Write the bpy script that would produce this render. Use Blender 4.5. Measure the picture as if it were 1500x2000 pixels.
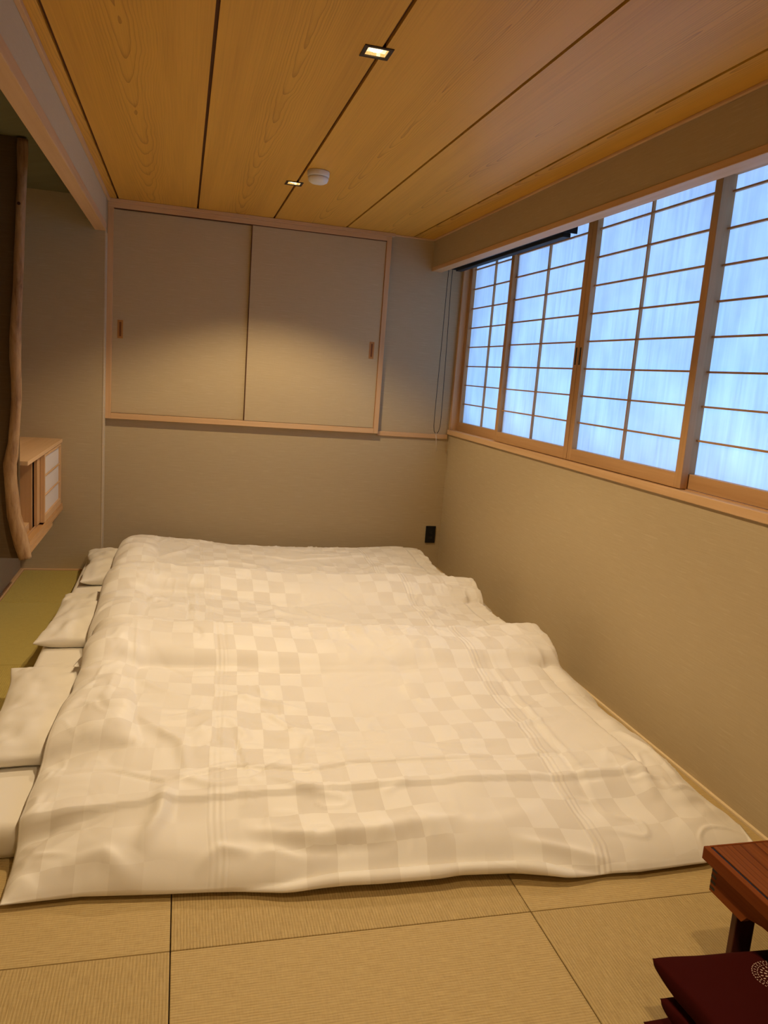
import bpy, bmesh, math, random
import numpy as np
from mathutils import Vector, Matrix

for o in list(bpy.data.objects): bpy.data.objects.remove(o)
S = bpy.context.scene
COL = S.collection

# ------------------------------------------------------------------ camera
F_PX, PITCH, ROLL, YAW, CAM_Z = 1523.5, -0.1731, 0.0768, 0.2620, 1.3096
cy, sy = math.cos(YAW), math.sin(YAW); cp, sp = math.cos(PITCH), math.sin(PITCH)
fwd = Vector((sy*cp, cy*cp, sp)); rgt = Vector((cy, -sy, 0)); up = rgt.cross(fwd)
cr, sr = math.cos(ROLL), math.sin(ROLL)
r2 = rgt*cr + up*sr; u2 = -rgt*sr + up*cr
cam_data = bpy.data.cameras.new('camera'); cam = bpy.data.objects.new('camera', cam_data); COL.objects.link(cam)
cam_data.sensor_fit = 'VERTICAL'; cam_data.sensor_height = 36.0; cam_data.sensor_width = 27.0
cam_data.lens = F_PX*36.0/2000.0; cam_data.clip_start = 0.02; cam_data.clip_end = 200
M = Matrix((r2, u2, -fwd)).transposed().to_4x4(); M.translation = Vector((0, 0, CAM_Z))
cam.matrix_world = M
S.camera = cam

# ------------------------------------------------------------------ world / light / exposure
S.view_settings.view_transform = 'Standard'; S.view_settings.look = 'None'
S.view_settings.gamma = 1.0; S.view_settings.use_curve_mapping = False
S.view_settings.exposure = 0.0
W = bpy.data.worlds.new('world'); S.world = W; W.use_nodes = True
nt = W.node_tree; bg = nt.nodes['Background']
tc = nt.nodes.new('ShaderNodeTexCoord'); sx = nt.nodes.new('ShaderNodeSeparateXYZ'); rp = nt.nodes.new('ShaderNodeValToRGB')
mr = nt.nodes.new('ShaderNodeMapRange'); mr.inputs['From Min'].default_value = -1; mr.inputs['From Max'].default_value = 1
nt.links.new(tc.outputs['Generated'], sx.inputs[0]); nt.links.new(sx.outputs['Z'], mr.inputs['Value']); nt.links.new(mr.outputs[0], rp.inputs[0])
rp.color_ramp.elements[0].color = (0.33, 0.59, 1.12, 1); rp.color_ramp.elements[0].position = 0.3
rp.color_ramp.elements[1].color = (0.17, 0.47, 0.92, 1); rp.color_ramp.elements[1].position = 0.75
nt.links.new(rp.outputs[0], bg.inputs['Color'])
bg.inputs['Strength'].default_value = 3.9
LAMP_W = 74.0
LAMP_COL = (1.0, 0.775, 0.475)

# ------------------------------------------------------------------ room measures (metres)
XL, XR, XS, XA = -0.448, 1.776, 1.561, -0.905
D, DA, H, HA, Y0 = 5.072, 4.934, 2.20, 2.18, -1.30
GROOVES = [-0.391, 0.060, 0.513, 0.9655, 1.419]

# ------------------------------------------------------------------ material helpers
def mat(name, base, rough=0.6, spec=0.3):
    m = bpy.data.materials.new(name); m.use_nodes = True
    b = m.node_tree.nodes['Principled BSDF']
    b.inputs['Base Color'].default_value = (*base, 1); b.inputs['Roughness'].default_value = rough
    b.inputs['Specular IOR Level'].default_value = spec
    return m, m.node_tree, b
def N(nt, t, **kw):
    n = nt.nodes.new(t)
    for k, v in kw.items():
        if k in n.inputs.keys(): n.inputs[k].default_value = v
        else: setattr(n, k, v)
    return n
def ramp(nt, stops):
    r = nt.nodes.new('ShaderNodeValToRGB'); e = r.color_ramp.elements
    e[0].position = stops[0][0]; e[0].color = (*stops[0][1], 1)
    e[1].position = stops[-1][0]; e[1].color = (*stops[-1][1], 1)
    for p, c in stops[1:-1]:
        x = e.new(p); x.color = (*c, 1)
    return r
def bump(nt, b, height, strength=0.3, dist=0.002):
    n = N(nt, 'ShaderNodeBump', Strength=strength, Distance=dist)
    nt.links.new(height, n.inputs['Height']); nt.links.new(n.outputs[0], b.inputs['Normal']); return n
def coords(nt, scale, kind='Object', rot=(0, 0, 0), loc=(0, 0, 0)):
    t = nt.nodes.new('ShaderNodeTexCoord'); m = nt.nodes.new('ShaderNodeMapping')
    m.inputs['Scale'].default_value = scale; m.inputs['Rotation'].default_value = rot; m.inputs['Location'].default_value = loc
    nt.links.new(t.outputs[kind], m.inputs[0]); return m.outputs[0]

def wood(name, c1, c2, axis='X', rough=0.55, fine=1.0, spec=0.3):
    """straight grained wood, grain running along axis"""
    m, nt, b = mat(name, c1, rough, spec)
    sc = {'X': (1.2, 45, 45), 'Y': (45, 1.2, 45), 'Z': (45, 45, 1.2)}[axis]
    v = coords(nt, tuple(s*fine for s in sc))
    n = N(nt, 'ShaderNodeTexNoise', Scale=1.0, Detail=5.0, Roughness=0.6, Distortion=0.3)
    nt.links.new(v, n.inputs['Vector'])
    sc2 = {'X': (.5, 6, 6), 'Y': (6, .5, 6), 'Z': (6, 6, .5)}[axis]
    n2 = N(nt, 'ShaderNodeTexNoise', Scale=1.0, Detail=2.0); nt.links.new(coords(nt, sc2), n2.inputs['Vector'])
    mx = N(nt, 'ShaderNodeMath', operation='ADD'); nt.links.new(n.outputs['Fac'], mx.inputs[0]); nt.links.new(n2.outputs['Fac'], mx.inputs[1])
    hv = N(nt, 'ShaderNodeMath', operation='MULTIPLY'); hv.inputs[1].default_value = .5; nt.links.new(mx.outputs[0], hv.inputs[0])
    r = ramp(nt, [(0.36, c2), (0.62, c1)]); nt.links.new(hv.outputs[0], r.inputs[0]); nt.links.new(r.outputs[0], b.inputs['Base Color'])
    bump(nt, b, n.outputs['Fac'], .15, .001)
    return m

def cathedral(name, light, dark, along='Y', scale=38.0, rough=0.45, wx=1.0, thin=0.72, spec=.3):
    """plain sawn board: nested V grain at the middle, straight at the sides. Object space, x across, y along."""
    m, nt, b = mat(name, light, rough, spec)
    tcn = nt.nodes.new('ShaderNodeTexCoord'); oi = nt.nodes.new('ShaderNodeObjectInfo')
    sep = nt.nodes.new('ShaderNodeSeparateXYZ'); nt.links.new(tcn.outputs['Object'], sep.inputs[0])
    def math_(op, a, bb=None, c=None):
        n = nt.nodes.new('ShaderNodeMath'); n.operation = op
        for i, x in enumerate((a, bb, c)):
            if x is None: continue
            if isinstance(x, (int, float)): n.inputs[i].default_value = x
            else: nt.links.new(x, n.inputs[i])
        return n.outputs[0]
    X, Y = (sep.outputs['X'], sep.outputs['Y']) if along == 'Y' else (sep.outputs['Y'], sep.outputs['X'])
    rnd = math_('MULTIPLY', oi.outputs['Random'], 37.0)
    cmb = nt.nodes.new('ShaderNodeCombineXYZ'); nt.links.new(math_('MULTIPLY', X, 2.5), cmb.inputs[0]); nt.links.new(math_('MULTIPLY', Y, 1.1), cmb.inputs[1]); nt.links.new(rnd, cmb.inputs[2])
    nz = N(nt, 'ShaderNodeTexNoise', Scale=1.0, Detail=3.0, Roughness=.55); nt.links.new(cmb.outputs[0], nz.inputs['Vector'])
    cmb2 = nt.nodes.new('ShaderNodeCombineXYZ'); nt.links.new(math_('MULTIPLY', X, 18), cmb2.inputs[0]); nt.links.new(math_('MULTIPLY', Y, 7), cmb2.inputs[1]); nt.links.new(rnd, cmb2.inputs[2])
    nz2 = N(nt, 'ShaderNodeTexNoise', Scale=1.0, Detail=2.0); nt.links.new(cmb2.outputs[0], nz2.inputs['Vector'])
    # across distance from the heart line, heart line wanders
    wander = math_('MULTIPLY', math_('SUBTRACT', nz.outputs['Fac'], .5), .07)
    off = math_('MULTIPLY', math_('SUBTRACT', oi.outputs['Random'], .5), .10)
    xc = math_('MULTIPLY', math_('ADD', math_('ADD', X, wander), off), wx)
    depth = math_('ADD', math_('MULTIPLY', Y, .060), math_('MULTIPLY', nz.outputs['Fac'], .085))
    depth = math_('ADD', depth, math_('MULTIPLY', oi.outputs['Random'], .09))
    # radius of the ring that the surface cuts
    rr = math_('POWER', math_('ADD', math_('MULTIPLY', math_('MULTIPLY', xc, xc), 6.0), math_('MULTIPLY', depth, depth)), .5)
    rr = math_('ADD', rr, math_('MULTIPLY', nz2.outputs['Fac'], .010))
    ph = math_('FRACT', math_('MULTIPLY', rr, scale))
    line = math_('POWER', ph, 5.0)
    # fade of the strong figure away from the heart
    fade = math_('SUBTRACT', 1.0, math_('MINIMUM', math_('MULTIPLY', math_('ABSOLUTE', xc), 7.0), .90))
    line = math_('MULTIPLY', line, fade)
    # fine straight grain
    cmb3 = nt.nodes.new('ShaderNodeCombineXYZ'); nt.links.new(math_('MULTIPLY', X, 190), cmb3.inputs[0]); nt.links.new(math_('MULTIPLY', Y, 2.2), cmb3.inputs[1]); nt.links.new(rnd, cmb3.inputs[2])
    nz3 = N(nt, 'ShaderNodeTexNoise', Scale=1.0, Detail=3.0); nt.links.new(cmb3.outputs[0], nz3.inputs['Vector'])
    cmb4 = nt.nodes.new('ShaderNodeCombineXYZ'); nt.links.new(math_('MULTIPLY', X, 8), cmb4.inputs[0]); nt.links.new(math_('MULTIPLY', Y, .5), cmb4.inputs[1]); nt.links.new(rnd, cmb4.inputs[2])
    nz4 = N(nt, 'ShaderNodeTexNoise', Scale=1.0, Detail=2.0); nt.links.new(cmb4.outputs[0], nz4.inputs['Vector'])
    fac = math_('ADD', math_('MULTIPLY', line, thin), math_('MULTIPLY', math_('SUBTRACT', nz3.outputs['Fac'], .35), .75))
    fac = math_('ADD', fac, math_('MULTIPLY', math_('SUBTRACT', nz4.outputs['Fac'], .5), .9))
    r = ramp(nt, [(0.0, light), (1.0, dark)]); nt.links.new(fac, r.inputs[0]); nt.links.new(r.outputs[0], b.inputs['Base Color'])
    bump(nt, b, line, .12, .001)
    return m

def wallpaper(name, c1, c2):
    """woven grass-cloth paper with horizontal slubs"""
    m, nt, b = mat(name, c1, .85, .15)
    g = nt.nodes.new('ShaderNodeTexCoord'); s = nt.nodes.new('ShaderNodeSeparateXYZ'); nt.links.new(g.outputs['Object'], s.inputs[0])
    ad = N(nt, 'ShaderNodeMath', operation='ADD'); nt.links.new(s.outputs['X'], ad.inputs[0]); nt.links.new(s.outputs['Y'], ad.inputs[1])
    def cmb(a, z):
        c = nt.nodes.new('ShaderNodeCombineXYZ')
        m1 = N(nt, 'ShaderNodeMath', operation='MULTIPLY'); m1.inputs[1].default_value = a; nt.links.new(ad.outputs[0], m1.inputs[0])
        m2 = N(nt, 'ShaderNodeMath', operation='MULTIPLY'); m2.inputs[1].default_value = z; nt.links.new(s.outputs['Z'], m2.inputs[0])
        nt.links.new(m1.outputs[0], c.inputs[0]); nt.links.new(m2.outputs[0], c.inputs[1]); return c.outputs[0]
    n1 = N(nt, 'ShaderNodeTexNoise', Scale=1.0, Detail=4.0, Roughness=.65); nt.links.new(cmb(9, 260), n1.inputs['Vector'])
    n2 = N(nt, 'ShaderNodeTexNoise', Scale=1.0, Detail=2.0, Roughness=.5); nt.links.new(cmb(420, 18), n2.inputs['Vector'])
    n3 = N(nt, 'ShaderNodeTexNoise', Scale=1.0, Detail=2.0); nt.links.new(cmb(9, 130), n3.inputs['Vector'])
    a = N(nt, 'ShaderNodeMath', operation='MULTIPLY_ADD'); a.inputs[1].default_value = .25; nt.links.new(n2.outputs['Fac'], a.inputs[0])
    a2 = N(nt, 'ShaderNodeMath', operation='MULTIPLY_ADD'); a2.inputs[1].default_value = 1.1; a2.inputs[2].default_value = .32; nt.links.new(n1.outputs['Fac'], a2.inputs[0]); nt.links.new(a2.outputs[0], a.inputs[2])
    r0 = ramp(nt, [(0.62, (0, 0, 0)), (0.72, (1, 1, 1))]); nt.links.new(n3.outputs['Fac'], r0.inputs[0])
    m2 = N(nt, 'ShaderNodeMath', operation='MULTIPLY_ADD'); m2.inputs[1].default_value = .5; nt.links.new(a.outputs[0], m2.inputs[0])
    m3 = N(nt, 'ShaderNodeMath', operation='MULTIPLY'); m3.inputs[1].default_value = .22; nt.links.new(r0.outputs[0], m3.inputs[0]); nt.links.new(m3.outputs[0], m2.inputs[2])
    r = ramp(nt, [(0.36, c2), (0.68, c1)]); nt.links.new(m2.outputs[0], r.inputs[0]); nt.links.new(r.outputs[0], b.inputs['Base Color'])
    bump(nt, b, m2.outputs[0], .25, .001)
    return m

def tatami(name, axis, c1, c2):
    """rush weave with ridges running along axis"""
    m, nt, b = mat(name, c1, .62, .25)
    t = nt.nodes.new('ShaderNodeTexCoord'); s = nt.nodes.new('ShaderNodeSeparateXYZ'); nt.links.new(t.outputs['Object'], s.inputs[0])
    across, along = ('Y', 'X') if axis == 'X' else ('X', 'Y')
    k = N(nt, 'ShaderNodeMath', operation='MULTIPLY'); k.inputs[1].default_value = 2*math.pi/0.0072; nt.links.new(s.outputs[across], k.inputs[0])
    sn = N(nt, 'ShaderNodeMath', operation='SINE'); nt.links.new(k.outputs[0], sn.inputs[0])
    v = coords(nt, (25, 500, 1) if axis == 'X' else (500, 25, 1))
    n = N(nt, 'ShaderNodeTexNoise', Scale=1.0, Detail=3.0); nt.links.new(v, n.inputs['Vector'])
    v2 = coords(nt, (280, 40, 1) if axis == 'X' else (40, 280, 1))
    n2 = N(nt, 'ShaderNodeTexNoise', Scale=1.0, Detail=2.0); nt.links.new(v2, n2.inputs['Vector'])
    a = N(nt, 'ShaderNodeMath', operation='MULTIPLY_ADD'); a.inputs[1].default_value = .14; nt.links.new(sn.outputs[0], a.inputs[0]); nt.links.new(n.outputs['Fac'], a.inputs[2])
    a2 = N(nt, 'ShaderNodeMath', operation='MULTIPLY_ADD'); a2.inputs[1].default_value = .35; nt.links.new(n2.outputs['Fac'], a2.inputs[0]); nt.links.new(a.outputs[0], a2.inputs[2])
    r = ramp(nt, [(0.40, c2), (0.92, c1)]); nt.links.new(a2.outputs[0], r.inputs[0]); nt.links.new(r.outputs[0], b.inputs['Base Color'])
    bump(nt, b, a2.outputs[0], .6, .0016)
    return m

def cloth(name, c, rough=.8, weave=900.0):
    m, nt, b = mat(name, c, rough, .2)
    b.inputs['Sheen Weight'].default_value = .15; b.inputs['Sheen Roughness'].default_value = .5
    n = N(nt, 'ShaderNodeTexNoise', Scale=weave, Detail=2.0)
    nt.links.new(coords(nt, (1, 1, 1)), n.inputs['Vector']); bump(nt, b, n.outputs['Fac'], .12, .0006)
    return m

def duvet_mat():
    """tone-on-tone checked damask in UV metres, two woven pleat bands, fine weave"""
    m, nt, b = mat('duvet_damask', (.8, .77, .7), .5, .3)
    b.inputs['Sheen Weight'].default_value = .2
    uv = nt.nodes.new('ShaderNodeUVMap'); uv.uv_map = 'UVMap'
    mp = nt.nodes.new('ShaderNodeMapping'); mp.inputs['Scale'].default_value = (1/.080, 1/.105, 1); nt.links.new(uv.outputs[0], mp.inputs[0])
    ck = N(nt, 'ShaderNodeTexChecker', Scale=1.0); nt.links.new(mp.outputs[0], ck.inputs[0])
    ck.inputs[1].default_value = (.88, .83, .74, 1); ck.inputs[2].default_value = (.79, .73, .635, 1)
    # part of the squares blend away in random patches
    n = N(nt, 'ShaderNodeTexNoise', Scale=2.3, Detail=1.0); nt.links.new(uv.outputs[0], n.inputs['Vector'])
    r = ramp(nt, [(.34, (0, 0, 0)), (.54, (1, 1, 1))]); nt.links.new(n.outputs['Fac'], r.inputs[0])
    mx = nt.nodes.new('ShaderNodeMixRGB'); mx.inputs[1].default_value = (.84, .785, .69, 1); nt.links.new(r.outputs[0], mx.inputs[0]); nt.links.new(ck.outputs[0], mx.inputs[2])
    s = nt.nodes.new('ShaderNodeSeparateXYZ'); nt.links.new(uv.outputs[0], s.inputs[0])
    def band(c):
        a = N(nt, 'ShaderNodeMath', operation='SUBTRACT'); a.inputs[1].default_value = c; nt.links.new(s.outputs['X'], a.inputs[0])
        ab = N(nt, 'ShaderNodeMath', operation='ABSOLUTE'); nt.links.new(a.outputs[0], ab.inputs[0])
        inb = N(nt, 'ShaderNodeMath', operation='LESS_THAN'); inb.inputs[1].default_value = .026; nt.links.new(ab.outputs[0], inb.inputs[0])
        w = N(nt, 'ShaderNodeMath', operation='MULTIPLY'); w.inputs[1].default_value = 2*math.pi/.0165; nt.links.new(a.outputs[0], w.inputs[0])
        co = N(nt, 'ShaderNodeMath', operation='COSINE'); nt.links.new(w.outputs[0], co.inputs[0])
        p = N(nt, 'ShaderNodeMath', operation='MULTIPLY'); nt.links.new(co.outputs[0], p.inputs[0]); nt.links.new(inb.outputs[0], p.inputs[1])
        return p.outputs[0]
    sm = N(nt, 'ShaderNodeMath', operation='ADD'); bl = N(nt, 'ShaderNodeMath', operation='MULTIPLY'); bl.inputs[1].default_value = .45; nt.links.new(band(.50), bl.inputs[0]); nt.links.new(bl.outputs[0], sm.inputs[0]); nt.links.new(band(1.53), sm.inputs[1])
    fine = N(nt, 'ShaderNodeTexNoise', Scale=700.0, Detail=2.0); nt.links.new(uv.outputs[0], fine.inputs['Vector'])
    fm = N(nt, 'ShaderNodeMath', operation='MULTIPLY'); fm.inputs[1].default_value = .12; nt.links.new(fine.outputs['Fac'], fm.inputs[0])
    h = N(nt, 'ShaderNodeMath', operation='ADD'); nt.links.new(sm.outputs[0], h.inputs[0]); nt.links.new(fm.outputs[0], h.inputs[1])
    nt.links.new(mx.outputs[0], b.inputs['Base Color']); bump(nt, b, h.outputs[0], .38, .0020)
    # woven sheen differs between the squares
    rr = nt.nodes.new('ShaderNodeMapRange'); rr.inputs['To Min'].default_value = .62; rr.inputs['To Max'].default_value = .46
    nt.links.new(ck.outputs['Fac'], rr.inputs['Value']); nt.links.new(rr.outputs[0], b.inputs['Roughness'])
    return m

HINOKI1, HINOKI2 = (.66, .43, .235), (.56, .34, .165)
M_hx = wood('hinoki_x', HINOKI1, HINOKI2, 'X'); M_hy = wood('hinoki_y', HINOKI1, HINOKI2, 'Y'); M_hz = wood('hinoki_z', HINOKI1, HINOKI2, 'Z')
M_shz = wood('cedar_z', (.56, .33, .155), (.45, .25, .105), 'Z'); M_shy = wood('cedar_y', (.56, .33, .155), (.45, .25, .105), 'Y')
M_ceil = cathedral('cedar_ceiling', (.70, .38, .055), (.40, .19, .020), scale=58, thin=.85)
M_groove = mat('groove_dark', (.10, .035, .012), .7)[0]
M_wall = wallpaper('grasscloth', (.485, .385, .240), (.43, .335, .200))
M_hang_lit = wallpaper('hanging_wall_lit_paper', (.60, .50, .33), (.55, .45, .29))  # lighter copy of the grasscloth, window light painted into the colour
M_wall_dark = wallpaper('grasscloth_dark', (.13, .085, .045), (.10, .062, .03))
M_door = wallpaper('closet_paper', (.54, .43, .265), (.475, .37, .22))
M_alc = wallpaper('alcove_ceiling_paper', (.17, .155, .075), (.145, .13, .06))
M_tx = tatami('tatami_x', 'X', (.55, .40, .175), (.39, .27, .105))
M_ty = tatami('tatami_y', 'Y', (.52, .375, .16), (.35, .24, .09))  # same mat made darker: sheen by ridge direction painted into the colour
M_ta = tatami('tatami_alcove_y', 'Y', (.46, .365, .11), (.36, .28, .075)); M_tb = tatami('tatami_alcove_x', 'X', (.46, .37, .115), (.37, .29, .08))
M_sub = mat('subfloor', (.12, .09, .05), .9)[0]
M_duvet = duvet_mat()
M_sheet = cloth('white_sheet', (.80, .745, .65)); M_pillow = cloth('white_pillowcase', (.80, .745, .65))
M_black = mat('black_plastic', (.008, .008, .009), .35)[0]
M_blind = mat('black_blind', (.012, .012, .013), .6)[0]
M_white = mat('white_plastic', (.72, .68, .62), .4)[0]
M_clear = mat('clear_plastic', (.55, .45, .33), .25)[0]
M_branch = None

# ------------------------------------------------------------------ object helpers
def tag(o, label=None, cat=None, group=None, kind=None):
    if label: o['label'] = label
    if cat: o['category'] = cat
    if group: o['group'] = group
    if kind: o['kind'] = kind
    return o
def thing(name, label, cat, loc, group=None):
    o = bpy.data.objects.new(name, None); o.empty_display_size = .1; COL.objects.link(o); o.location = loc
    return tag(o, label, cat, group)
def world_loc(p):
    v = Vector((0, 0, 0))
    while p is not None: v += Vector(p.location); p = p.parent
    return v
def link(name, me, m, parent=None, origin=None):
    """mesh given in world coordinates; origin = where the object's own origin goes"""
    if m is not None:
        me.materials.append(m)
    o = bpy.data.objects.new(name, me); COL.objects.link(o)
    og = Vector(origin) if origin is not None else (world_loc(parent) if parent else Vector((0, 0, 0)))
    me.transform(Matrix.Translation(-og))
    if parent is not None:
        o.parent = parent; o.location = og - world_loc(parent)
    else: o.location = og
    return o
def bm_box(bm, x0, x1, y0, y1, z0, z1, bev=0.0):
    r = bmesh.ops.create_cube(bm, size=1.0); vs = r['verts']
    for v in vs:
        v.co = Vector(((x0+x1)/2 + v.co.x*(x1-x0), (y0+y1)/2 + v.co.y*(y1-y0), (z0+z1)/2 + v.co.z*(z1-z0)))
    if bev > 0:
        es = list({e for v in vs for e in v.link_edges})
        bmesh.ops.bevel(bm, geom=es, offset=bev, segments=2, affect='EDGES', profile=.5)
def boxes(name, bl, m, parent=None, bev=0.0, origin=None):
    bm = bmesh.new()
    for b in bl: bm_box(bm, *b, bev)
    me = bpy.data.meshes.new(name); bm.to_mesh(me); bm.free()
    return link(name, me, m, parent, origin)
def box(name, x0, x1, y0, y1, z0, z1, m, parent=None, bev=0.0, origin=None):
    return boxes(name, [(x0, x1, y0, y1, z0, z1)], m, parent, bev, origin)
def smooth(o):
    for p in o.data.polygons: p.use_smooth = True
    return o
def tube(name, pts, rad, m, parent=None, seg=8, origin=None, noise=0.0, seed=1):
    rnd = random.Random(seed); pts = [Vector(p) for p in pts]; n = len(pts)
    rad = rad if isinstance(rad, (list, tuple)) else [rad]*n
    bm = bmesh.new(); rings = []
    ref = Vector((0, 1, 0)) if abs((pts[-1]-pts[0]).normalized().y) < .8 else Vector((1, 0, 0))
    for i, p in enumerate(pts):
        t = (pts[min(i+1, n-1)] - pts[max(i-1, 0)]).normalized()
        a = t.cross(ref).normalized(); b = t.cross(a).normalized()
        rings.append([bm.verts.new(p + (a*math.cos(2*math.pi*k/seg) + b*math.sin(2*math.pi*k/seg))*rad[i]*(1+noise*math.sin(k*2.1+i*.55)+noise*rnd.uniform(-.4, .4))) for k in range(seg)])
    for i in range(n-1):
        for k in range(seg):
            bm.faces.new((rings[i][k], rings[i][(k+1) % seg], rings[i+1][(k+1) % seg], rings[i+1][k]))
    bm.faces.new(rings[0]); bm.faces.new(list(reversed(rings[-1])))
    bmesh.ops.recalc_face_normals(bm, faces=bm.faces)
    me = bpy.data.meshes.new(name); bm.to_mesh(me); bm.free()
    return smooth(link(name, me, m, parent, origin))
def lathe(name, prof, c, m, parent=None, seg=40):
    bm = bmesh.new(); rings = []
    for r, z in prof: rings.append([bm.verts.new((c[0]+r*math.cos(2*math.pi*k/seg), c[1]+r*math.sin(2*math.pi*k/seg), z)) for k in range(seg)])
    for i in range(len(prof)-1):
        for k in range(seg): bm.faces.new((rings[i][k], rings[i][(k+1) % seg], rings[i+1][(k+1) % seg], rings[i+1][k]))
    bm.faces.new(rings[0]); bm.faces.new(list(reversed(rings[-1])))
    bmesh.ops.recalc_face_normals(bm, faces=bm.faces)
    me = bpy.data.meshes.new(name); bm.to_mesh(me); bm.free()
    o = link(name, me, m, parent)
    for p in o.data.polygons: p.use_smooth = len(p.vertices) == 4
    return o
def struct(o): o['kind'] = 'structure'; return o

# ================================================================== STRUCTURE
# floor: slab with square tatami mats laid in alternating directions
floor = struct(box('floor', XA-.1, XR+.1, Y0-.1, D+.1, -.12, -.032, M_sub))
XM, YM, MS = 0.0123, 1.605, .884
def mat_piece(x0, x1, y0, y1, m):
    g = .0011
    return box('tatami_mat', x0+g, x1-g, y0+g, y1-g, -.0315, 0, m, floor, .0022)
for i in range(-1, 3):
    for j in range(-4, 4):
        x0 = max(XM+MS*i, XL); x1 = min(XM+MS*(i+1), XR-.012)
        y0 = max(YM+MS*j, Y0+.02); y1 = min(YM+MS*(j+1), D-.005)
        if x1-x0 < .03 or y1-y0 < .03: continue
        # even = ridges along x
        mat_piece(x0, x1, y0, y1, M_tx if (i+j) % 2 == 1 else M_ty)
for j in range(-2, 4):
    y0 = max(YM+MS*j, .3); y1 = min(YM+MS*(j+1), DA-.022)
    if y1-y0 > .05: mat_piece(XA+.022, XL, y0, y1, M_ta if j % 2 else M_tb)

# ceiling: backing board and five veneered boards with dark joints
ceiling = struct(box('ceiling', XL-.06, XR+.2, Y0-.1, D+.1, H+.012, H+.12, M_groove))
edges = [XL] + GROOVES + [XS]
LAMPS = [(.5013, -1.05), (.5013, .62), (.5013, 2.332), (.5013, 4.045)]
LH = .030
for i in range(6):
    x0, x1 = edges[i], edges[i+1]
    if i > 0: x0 += .0055
    if i < 5: x1 -= .0055
    # lamp cut-outs on the joint at GROOVES[2]
    cuts = []
    if i in (2, 3):
        for lx, ly in LAMPS: cuts.append((ly-LH, ly+LH))
    ys = Y0
    bl = []
    if not cuts: bl.append((x0, x1, Y0, D, H, H+.012))
    else:
        xm0, xm1 = (x0, .5013-LH) if i == 2 else (.5013+LH, x1)
        bl.append((xm0, xm1, Y0, D, H, H+.012))
        xn0, xn1 = (.5013-LH, x1) if i == 2 else (x0, .5013+LH)
        prev = Y0
        for a, b in sorted(cuts):
            bl.append((xn0, xn1, prev, a, H, H+.012)); prev = b
        bl.append((xn0, xn1, prev, D, H, H+.012))
    boxes('ceiling_panel', bl, M_ceil, ceiling, 0, origin=((edges[i]+edges[i+1])/2, 2.0 + .37*i, H))
box('ceiling_edge_strip', XL, XL+.016, Y0, D-.03, H-.018, H, M_hy, ceiling, .002)
box('ceiling_edge_strip', XS-.012, XS, Y0, D, H-.010, H, M_hy, ceiling, .002)
box('ceiling_edge_strip', 1.275, XS-.012, D-.012, D, H-.010, H, M_hx, ceiling, .002)

# far wall of the room (behind it: closet is built on its face)
struct(box('wall_back', XL-.05, XR+.35, D, D+.15, -.1, H+.15, M_wall))
# far wall of the alcove stands slightly forward; its return faces the room
struct(box('wall_alcove_back', XA-.1, XL, DA, D+.15, -.1, H+.15, M_wall))
struct(box('wall_left', XA-.12, XA, -.2, DA, -.1, H+.15, M_wall))
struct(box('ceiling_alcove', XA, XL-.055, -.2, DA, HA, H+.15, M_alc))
struct(box('wall_left_front', XA, XL, -.2, .30, -.1, H+.15, M_wall))
struct(box('wall_left_near', XL-.15, XL, Y0-.1, -.2, -.1, H+.15, M_wall))
struct(box('wall_front', XL-.15, XR+.35, Y0-.15, Y0, -.1, H+.15, M_wall))
# hanging wall over the alcove opening, with its wooden beam below
struct(box('wall_hanging', XL-.055, XL, .30, DA, 2.043, H+.12, M_hang_lit))
o = struct(box('trim_1', XL-.058, XL+.004, .30, DA, 2.000, 2.043, M_hy, None, .002))
# right wall below the window, window opening, soffit
WX0, WX1 = 1.60, D            # window runs from y=1.60 to the far wall
wr = struct(box('wall_right', XR, XR+.20, Y0, D, -.1, .945, M_wall))
box('wall_piece', XR, XR+.20, Y0, 1.56, .945, H+.1, M_wall, wr)
box('wall_piece', XR+.10, XR+.20, 1.56, D, 2.13, H+.1, M_wall, wr)
sof = struct(box('wall_soffit', XS, XS+.02, Y0, D, 2.025, H+.1, M_wall))
struct(box('trim_2', XS-.003, 1.627, Y0, D, 2.0, 2.025, M_hy, None, .002))
# sill and floor strips
struct(box('trim_3', XR-.014, XR+.10, 1.56, D, .945, .978, M_hy, None, .003))
struct(box('trim_4', 1.268, XR-.014, D-.014, D, .912, .942, M_hx, None, .002))
struct(box('baseboard_right', XR-.011, XR, Y0, D, -.01, .006, wood('pale_strip', (.78, .62, .38), (.68, .52, .30), 'Y'), None, .001))
struct(box('baseboard_left', XA, XA+.020, .3, DA, -.01, .006, M_hy, None, .001))
struct(box('baseboard_alcove', XA+.020, XL, DA-.020, DA, -.01, .006, M_hx, None, .001))
# corner post strip where alcove meets the room: covered edge
struct(box('trim_5', XL-.004, XL+.0025, DA-.002, D-.03, .0, 2.0, wallpaper('corner_strip_paper', (.60, .50, .36), (.52, .42, .29)), None, .001))
# unseen board added above the window to darken the top of the paper screens
struct(box('unseen_shade_board', XR+.2, XR+1.15, -2, D+2, 2.20, 2.26, mat('shade_board', (.25, .22, .2), .8)[0]))

# window frame
win = struct(boxes('window_1', [(XR-.004, XR+.10, D-.030, D, .978, 2.13), (XR+.004, XR+.10, 1.56, 1.60, .978, 2.13)], M_hz, None, .002))
box('window_head', XR, XR+.10, 1.60, D-.03, 2.095, 2.13, M_shy, win, .002)
box('track', XR+.031, XR+.037, 1.6, D-.03, .978, .981, M_shy, win)

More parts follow.
